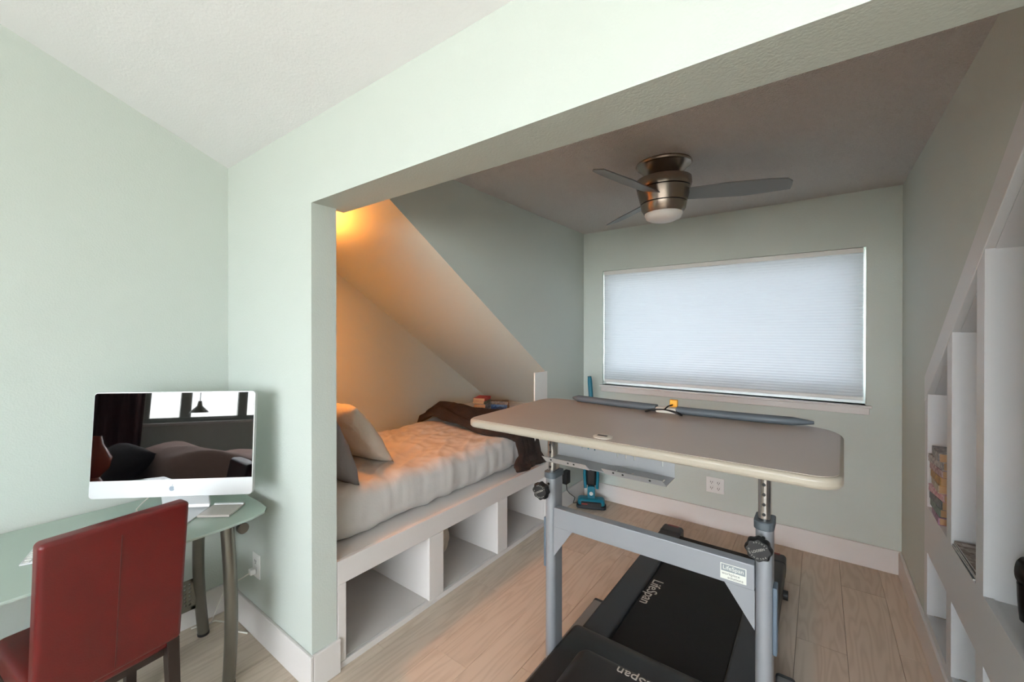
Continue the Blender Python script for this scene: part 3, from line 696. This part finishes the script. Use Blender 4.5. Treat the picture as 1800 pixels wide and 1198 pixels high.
g = 'paperbacks in the bookcase niche'
z = .7006
words = ['plum', 'forest', 'grey', 'rose', 'cream', 'ochre', 'wine', 'white', 'pale']
cols = [((120, 70, 110), (180, 140, 170)), ((50, 70, 66), (110, 130, 120)), ((110, 116, 118), (60, 66, 70)), ((170, 80, 110), (210, 190, 190)), ((206, 196, 176), (150, 130, 110)), ((196, 140, 40), (120, 90, 40)), ((110, 30, 50), (190, 170, 170)), ((200, 196, 190), (120, 110, 110)), ((190, 186, 184), (90, 90, 96))]
for k, (nm, cc) in enumerate(zip(words, cols)):
    t = .030 + .006 * ((k * 7) % 3) / 2
    rz = (-.5 + .12 * ((k * 5) % 4 - 1.5)) 
    pos = ['at the bottom', 'second from the bottom', 'third from the bottom', 'fourth from the bottom', 'in the middle', 'just above the middle', 'third from the top', 'second from the top', 'on top'][k]
    book('book', '%s paperback %s of the tall stack in the bookcase niche' % (nm, pos), (.456 + .006 * ((k * 3) % 3), 2.685 + .006 * ((k * 5) % 3), z), .17, .106, t, math.radians(92) + .4 * (rz + .5), cov('niche_' + nm, *cc), g); z += t + .0006
def magazine(z, t, rz, dx, label, c1, c2, title=False):
    r = thing('magazine', (.505 + dx, 2.228, z), label, 'magazine', 'magazines on the bookcase shelf', rz)
    MB().box(-.105, .105, -.14, .14, .0, t - .0006).build('pages', mat('magazine_paper', (206, 204, 198), .5), r, local=True)
    c = MB().box(-.1055, .1055, -.1405, .1405, t - .0006, t).build('cover', cov('mag_' + label[:6], c1, c2), r, local=True)
    return r, c
z = .7005
for k, (lab, c1, c2) in enumerate([('slate-covered magazine at the bottom of the shelf pile', (90, 96, 104), (50, 54, 60)), ('white-covered magazine second in the shelf pile', (200, 198, 194), (140, 140, 140)),
                                   ('dark-covered magazine below the top one in the pile', (60, 52, 50), (110, 96, 88)), ('brown photo magazine on top of the shelf pile', (96, 76, 66), (176, 166, 156))]):
    r, c = magazine(z, .006, .02 * (k % 2), -.0 + .003 * k, lab, c1, c2); z += .0066
MB().box(-.09, .0, .10, .125, .006, .0063).build('title_strip', mat('title_grey', (196, 190, 186), .5), c, local=True)
MB().box(-.03, .05, -.03, -.01, .006, .0063).build('yellow_strip', YELLOW, c, local=True)
MB().box(-.095, .06, -.12, -.05, .006, .0063).build('photo_block', mat('photo_grey', (150, 142, 134), .5), c, local=True)

# black heeled shoe on the shelf
sh = thing('heeled_shoe', (.545, 1.826, .696), 'black leather high block-heeled shoe on the bookcase shelf', 'shoe', rz=PI / 4)
m = MB(); vs = []
ring = 24
def ell(cx, cy, cz, rx, ry, tilt=0):
    return [(cx + rx * math.cos(2 * PI * k / ring), cy + ry * math.sin(2 * PI * k / ring), cz + tilt * math.sin(2 * PI * k / ring)) for k in range(ring)]
levels = [(0, .095, .0, .024, .026), (0, .097, .03, .025, .027), (0, .096, .07, .028, .030), (0, .090, .105, .034, .036)]
for L in levels: vs += ell(*L)
fs = [(i * ring + k, i * ring + (k + 1) % ring, (i + 1) * ring + (k + 1) % ring, (i + 1) * ring + k) for i in range(len(levels) - 1) for k in range(ring)] + [tuple(range(ring - 1, -1, -1)), tuple(3 * ring + k for k in range(ring))]
MB().add(vs, fs).build('block_heel', BLACKLEATHER, sh, local=True, smooth=60)
secs = []
for y, zb, zt, w in ((.128, .112, .165, .012), (.118, .100, .178, .030), (.09, .092, .172, .036), (.05, .078, .150, .036), (.0, .045, .110, .036), (-.05, .012, .082, .042), (-.10, .002, .062, .044), (-.14, .002, .042, .034), (-.155, .004, .026, .012)):
    secs.append([(w * math.cos(2 * PI * k / ring), y, (zb + zt) / 2 + (zt - zb) / 2 * math.sin(2 * PI * k / ring)) for k in range(ring)])
vs = [p for s_ in secs for p in s_]; n_ = len(secs)
fs = [(i * ring + k, i * ring + (k + 1) % ring, (i + 1) * ring + (k + 1) % ring, (i + 1) * ring + k) for i in range(n_ - 1) for k in range(ring)] + [tuple(range(ring)), tuple((n_ - 1) * ring + k for k in range(ring))]
MB().add(vs, fs).build('upper', BLACKLEATHER, sh, local=True, smooth=60)
o = MB().box(.47, .62, 2.085, 2.16, .188, .30).build('dark_box', mat('dark_brown_card', (52, 42, 42), .6), base=(.545, 2.12, .188), bevel=.002)
tag(o, 'small dark brown box in the low niche of the bookcase', 'box')

# ------------------------------------------------------------------ glass desk, computer
gd = thing('glass_desk', (-2.2, .35, 0), 'frosted green glass desk on curved pewter tube legs', 'desk')
ZG = .735
poly = [(-2.50, -.75), (-1.88, -.75), (-1.865, -.3), (-1.862, .2), (-1.868, .5), (-1.872, .68), (-1.885, .79), (-1.91, .852), (-1.95, .878), (-2.02, .885), (-2.15, .885), (-2.33, .875), (-2.43, .85), (-2.48, .80), (-2.50, .70)]
MB().prism(poly, 'z', ZG - .010, ZG).build('glass_top', GLASS, gd, bevel=.002)
def leg(pts, r=.025):
    l = MB().tube(pts, r, 20).build('leg', LEGM, gd, smooth=60)
    e = Vector(pts[-1]); MB().cyl(e, (e.x, e.y, 0), r + .001, r + .001, 20).build('foot_cap', BLACKP, l)
def curve(a, b, bow, n=12):
    a, b, bow = Vector(a), Vector(b), Vector(bow)
    return [tuple(a.lerp(b, k / n) + bow * math.sin(PI * k / n)) for k in range(n + 1)]
for yy in (.70, -.55):
    leg(curve((-1.905, yy, ZG - .013), (-2.00, yy + .04, .012), (.035, 0, 0)))
    leg(curve((-2.26, yy + .02, ZG - .013), (-2.434, yy + .085, .012), (-.05, 0, .0)))
    MB().tube([(-1.90, yy, ZG - .030), (-2.27, yy + .01, ZG - .030)], .014, 12).build('top_bar', LEGM, gd, smooth=60)
    MB().cyl((-1.885, yy + .055, ZG - .034), (-1.905, yy + .055, ZG - .034), .022, n=20).build('bracket_disc', LEGM, gd)
m = MB(); yA, yB, zA, zB = -.50, .745, .16, .31
m.box(-2.416, -2.412, yA, yB, zA, zA + .018).box(-2.416, -2.412, yA, yB, zB - .018, zB).box(-2.416, -2.412, yB - .02, yB, zA, zB).box(-2.416, -2.412, yA, yA + .02, zA, zB)
ny, nz = 60, 6
for a in range(ny): m.box(-2.416, -2.412, yA + .02 + a * (yB - yA - .04) / ny, yA + .02 + (a + .55) * (yB - yA - .04) / ny, zA + .018, zB - .018)
for b in range(nz): m.box(-2.4165, -2.4115, yA + .02, yB - .02, zA + .018 + b * (zB - zA - .036) / nz, zA + .018 + (b + .5) * (zB - zA - .036) / nz)
m.build('mesh_panel', mat('pewter_mesh', (122, 120, 110), .4, metal=.6), gd)

pc = thing('desktop_computer', (-2.143, .575, ZG), 'silver all-in-one computer with a dark glossy screen on the glass desk', 'computer', rz=.7606)
tl = .078; W, H = .65, .44; zb = .826 - ZG
def tp(x, z, y=0):   # point on the tilted panel (local): x right, z up the panel, y behind
    return (x, y * math.cos(tl) + z * math.sin(tl), zb + z * math.cos(tl) - y * math.sin(tl))
def tprism(poly, y0, y1):
    n = len(poly); vs = [tp(x, z, y0) for x, z in poly] + [tp(x, z, y1) for x, z in poly]
    return MB().add(vs, [tuple(range(n)), tuple(range(2 * n - 1, n - 1, -1))] + [(i, (i + 1) % n, (i + 1) % n + n, i + n) for i in range(n)])
body = tprism(rrect(-W / 2, W / 2, 0, H, (.016,) * 4, 6), .0, .022).build('display_body', ALU, pc, local=True, bevel=.002)
n = 14; vs = []; fs = []
for i in range(n + 1):
    for j in range(n + 1):
        u, v = -1 + 2 * i / n, -1 + 2 * j / n
        vs.append(tp(u * (W / 2 - .02), H / 2 + v * (H / 2 - .02), .0225 + .03 * (1 - u ** 4) * (1 - v ** 4)))
for i in range(n):
    for j in range(n): a = i * (n + 1) + j; fs.append((a, a + 1, a + n + 2, a + n + 1))
MB().add(vs, fs).build('back_shell', ALU, body, local=True, smooth=60)
CH = .073
tprism(rrect(-W / 2 + .004, W / 2 - .004, CH, H - .004, (.001, .001, .012, .012), 5), -.0022, -.0002).build('screen', SCREEN, body, local=True)
# fruit-shaped emblem on the chin
ap = []
for k in range(48):
    a = 2 * PI * k / 48 + PI / 2
    r = 1 - .16 * math.exp(-((k if k < 24 else 48 - k) / 3.0) ** 2) - .08 * math.exp(-((k - 24) / 3.0) ** 2)
    x, z = r * math.cos(a) * .96, r * math.sin(a)
    d = math.hypot(x - 1.12, z - .15)
    if d < .46: 
        f = .46 / d; x, z = 1.12 + (x - 1.12) * f, .15 + (z - .15) * f
    ap.append((x, z))
es = .0105; ec = CH / 2
lg = tprism([(x * es, ec - .002 + z * es) for x, z in ap], -.0012, -.0002).build('emblem', LOGO, body, local=True)
tprism([(es * (.02 + .38 * t_), ec - .002 + es * (1.08 + .55 * t_ + .18 * math.sin(PI * t_))) for t_ in [k / 6 for k in range(7)]] + [(es * (.02 + .38 * t_), ec - .002 + es * (1.08 + .55 * t_ - .22 * math.sin(PI * t_))) for t_ in [k / 6 for k in range(5, 0, -1)]], -.0012, -.0002).build('emblem_leaf', LOGO, lg, local=True)
st = MB(); pp = [(-.075, .02, .003), (.01, .02, .003), (.085, .02, .004), (.105, .024, .02), (.085, .03, .10), (.062, .035, .20)]
prof = [(-.085, .0), (.10, .0), (.112, .012), (.07, .22), (.064, .22), (.100, .018), (.095, .006), (-.085, .006)]
MB().prism(prof, 'x', -.10, .10).build('stand', ALU, pc, local=True, bevel=.002)
o = MB().tube([(-2.45, .62, ZG + .03), (-2.42, .57, ZG + .032), (-2.39, .53, ZG + .014), (-2.36, .505, ZG + .004), (-2.33, .50, ZG + .004)], .0028, 8).build('computer_cable', WHITECORD, base=(-2.4, .55, ZG), smooth=60)
tag(o, 'thin white cable curling on the glass desk behind the computer', 'cable')
tk = thing('trackpad', (-2.055, .735, ZG), 'flat silver trackpad lying beside the computer', 'trackpad', rz=.72)
MB().prism([(-.066, .002), (.066, .002), (.066, .0085), (-.05, .0115), (-.066, .0115)], 'x', -.066, .066).build('touch_surface', mat('trackpad_silver', (214, 206, 202), .35, metal=.1), tk, local=True, bevel=.001)
MB().cyl((-.064, .060, .0075), (.064, .060, .0075), .007, n=16).build('battery_tube', ALU, tk, local=True)
kb = thing('keyboard', (-2.075, .36, ZG), 'slim white keyboard on the glass desk behind the red chair', 'keyboard', rz=PI / 2 - .375)
MB().prism([(-.057, .001), (.057, .001), (.057, .013), (-.057, .006)], 'x', -.215, .215).build('key_base', ALU, kb, local=True, bevel=.001)
kmesh = None
for r in range(6):
    for cidx in range(21):
        x = -.205 + cidx * .0196; y = -.047 + r * .0172; z = .0065 + (y + .057) * .0615
        if kmesh is None:
            kmesh = MB().box(-.0083, .0083, -.0070, .0070, 0, .0022).build('key', PLASTIC_W, kb, local=True); k_ = kmesh
        else:
            k_ = kmesh.copy(); COL.objects.link(k_)
        k_.parent = kb; k_.location = (x + .006, y, z)

# red chair ----------------------------------------------------------------------------------
ch = thing('dining_chair', (-1.80, .335, 0), 'red leather parsons chair with dark legs pushed up to the glass desk', 'chair', rz=.125)
# local: +x toward the room (back of the backrest), y along the width, seat toward -x
CW = .192
def lean(p, nrm):
    q = p.copy(); q.x += .035 * (p.z) / .26; return q
bk = MB().rbox((-.012, 0, .658), (.031, CW, .258), .016, 4, (1, 6, 8), lean).build('backrest', RED, ch, local=True, smooth=60)
MB().tube([(.012 + .035 * (z_ - .658) / .26 + .008, -.002, z_) for z_ in [.42 + .05 * k for k in range(10)]], .0018, 6).build('seam', mat('red_piping', (70, 6, 9), .4), bk, local=True)
MB().rbox((-.235, 0, .42), (.205, CW + .004, .05), .025, 4, 3).build('seat', RED, ch, local=True, smooth=60)
MB().box(-.42, -.05, -CW + .01, CW - .01, .345, .371).build('seat_rail', DARKWOOD, ch, local=True)
for x, y, dx in ((-.405, -1, 0), (-.405, 1, 0), (-.045, -1, .03), (-.045, 1, .03)):
    yy = y * (CW - .022); h = .02
    m = MB(); vs = [(x - h + dx, yy - h * .8, 0), (x + h * .8 + dx, yy - h * .8, 0), (x + h * .8 + dx, yy + h * .8, 0), (x - h + dx, yy + h * .8, 0), (x - h, yy - h, .402 if x > -.1 else .372), (x + h, yy - h, .402 if x > -.1 else .372), (x + h, yy + h, .402 if x > -.1 else .372), (x - h, yy + h, .402 if x > -.1 else .372)]
    m.add(vs, [(0, 3, 2, 1), (4, 5, 6, 7), (0, 1, 5, 4), (1, 2, 6, 5), (2, 3, 7, 6), (3, 0, 4, 7)]).build('leg', DARKWOOD, ch, local=True, bevel=.002)

# ------------------------------------------------------------------ rear of the room (seen only in the screen)
rb = thing('rear_bed', (-1.5, -2.55, 0), 'low bed with mauve duvet under the rear window, mirrored in the screen', 'bed')
MB().box(-2.50, -.35, -3.25, -1.85, .0, .30).build('bed_base', mat('dark_upholstery', (40, 34, 36), .8), rb, bevel=.01)
def dv(p, nrm):
    q = p.copy(); q.z += .12 * math.exp(-((p.x + .35) / .35) ** 2) * max(0, p.z / .12) + .03 * noise.noise(Vector((p.x * 3, p.y * 3, 0))) * max(0, p.z / .12); return q
MB().rbox((-1.0, -2.55, .46), (.66, .72, .16), .1, 4, 12, dv).build('duvet', MAUVE, rb, smooth=80)
pillow('pillow', 'big charcoal pillow on the rear bed, mirrored in the screen', mat('charcoal_pillow', (58, 52, 54), .8), (-1.92, -2.55, .62), .6, .95, .34, 0, -.5, 0, 3)
tl_ = thing('table_lamp', (-2.15, -1.55, 0), 'amber glass lamp on a dark stand, mirrored in the screen', 'lamp')
MB().lathe([(.0, 0), (.16, 0), (.16, .02), (.03, .04), (.03, .52), (.18, .53), (.18, .56), (0, .56)], (-2.15, -1.55, 0)).build('stand', DARKWOOD, tl_, smooth=40)
MB().lathe([(0, .56), (.06, .56), (.09, .62), (.05, .68), (.10, .74), (.11, .82), (.05, .92), (.035, .98), (0, .98)], (-2.15, -1.55, 0)).build('glass_body', AMBER, tl_, smooth=50)
cu = thing('curtain', (-2.0, YR + .08, 0), 'dark red curtain beside the rear window, mirrored in the screen', 'curtain')
vs = []; fs = []
for k in range(81):
    x = -2.52 + k * .0125; y = YR + .09 + .03 * math.sin(k * .62)
    vs += [(x, y, .02), (x, y, 2.375)]
for k in range(80): fs.append((2 * k, 2 * k + 2, 2 * k + 3, 2 * k + 1))
MB().add(vs, fs).build('drape', CURTAIN, cu, smooth=60)
MB().cyl((-2.55, YR + .09, 2.39), (-1.45, YR + .09, 2.39), .014, n=12).build('rod', DARKWOOD, cu)
pd = thing('pendant_lamp', (-1.05, -3.2, 2.46), 'small bell-shaped pendant hanging before the rear window, mirrored in the screen', 'lamp')
MB().cyl((-1.05, -3.2, 2.575), (-1.05, -3.2, 1.20), .006, n=8).build('rod', BLACKP, pd)
MB().lathe([(0, 1.24), (.02, 1.24), (.03, 1.18), (.05, 1.16), (.09, 1.12), (.10, 1.10), (0, 1.10)], (-1.05, -3.2, 0)).build('bell_shade', mat('olive_metal', (90, 86, 64), .5), pd, smooth=40)
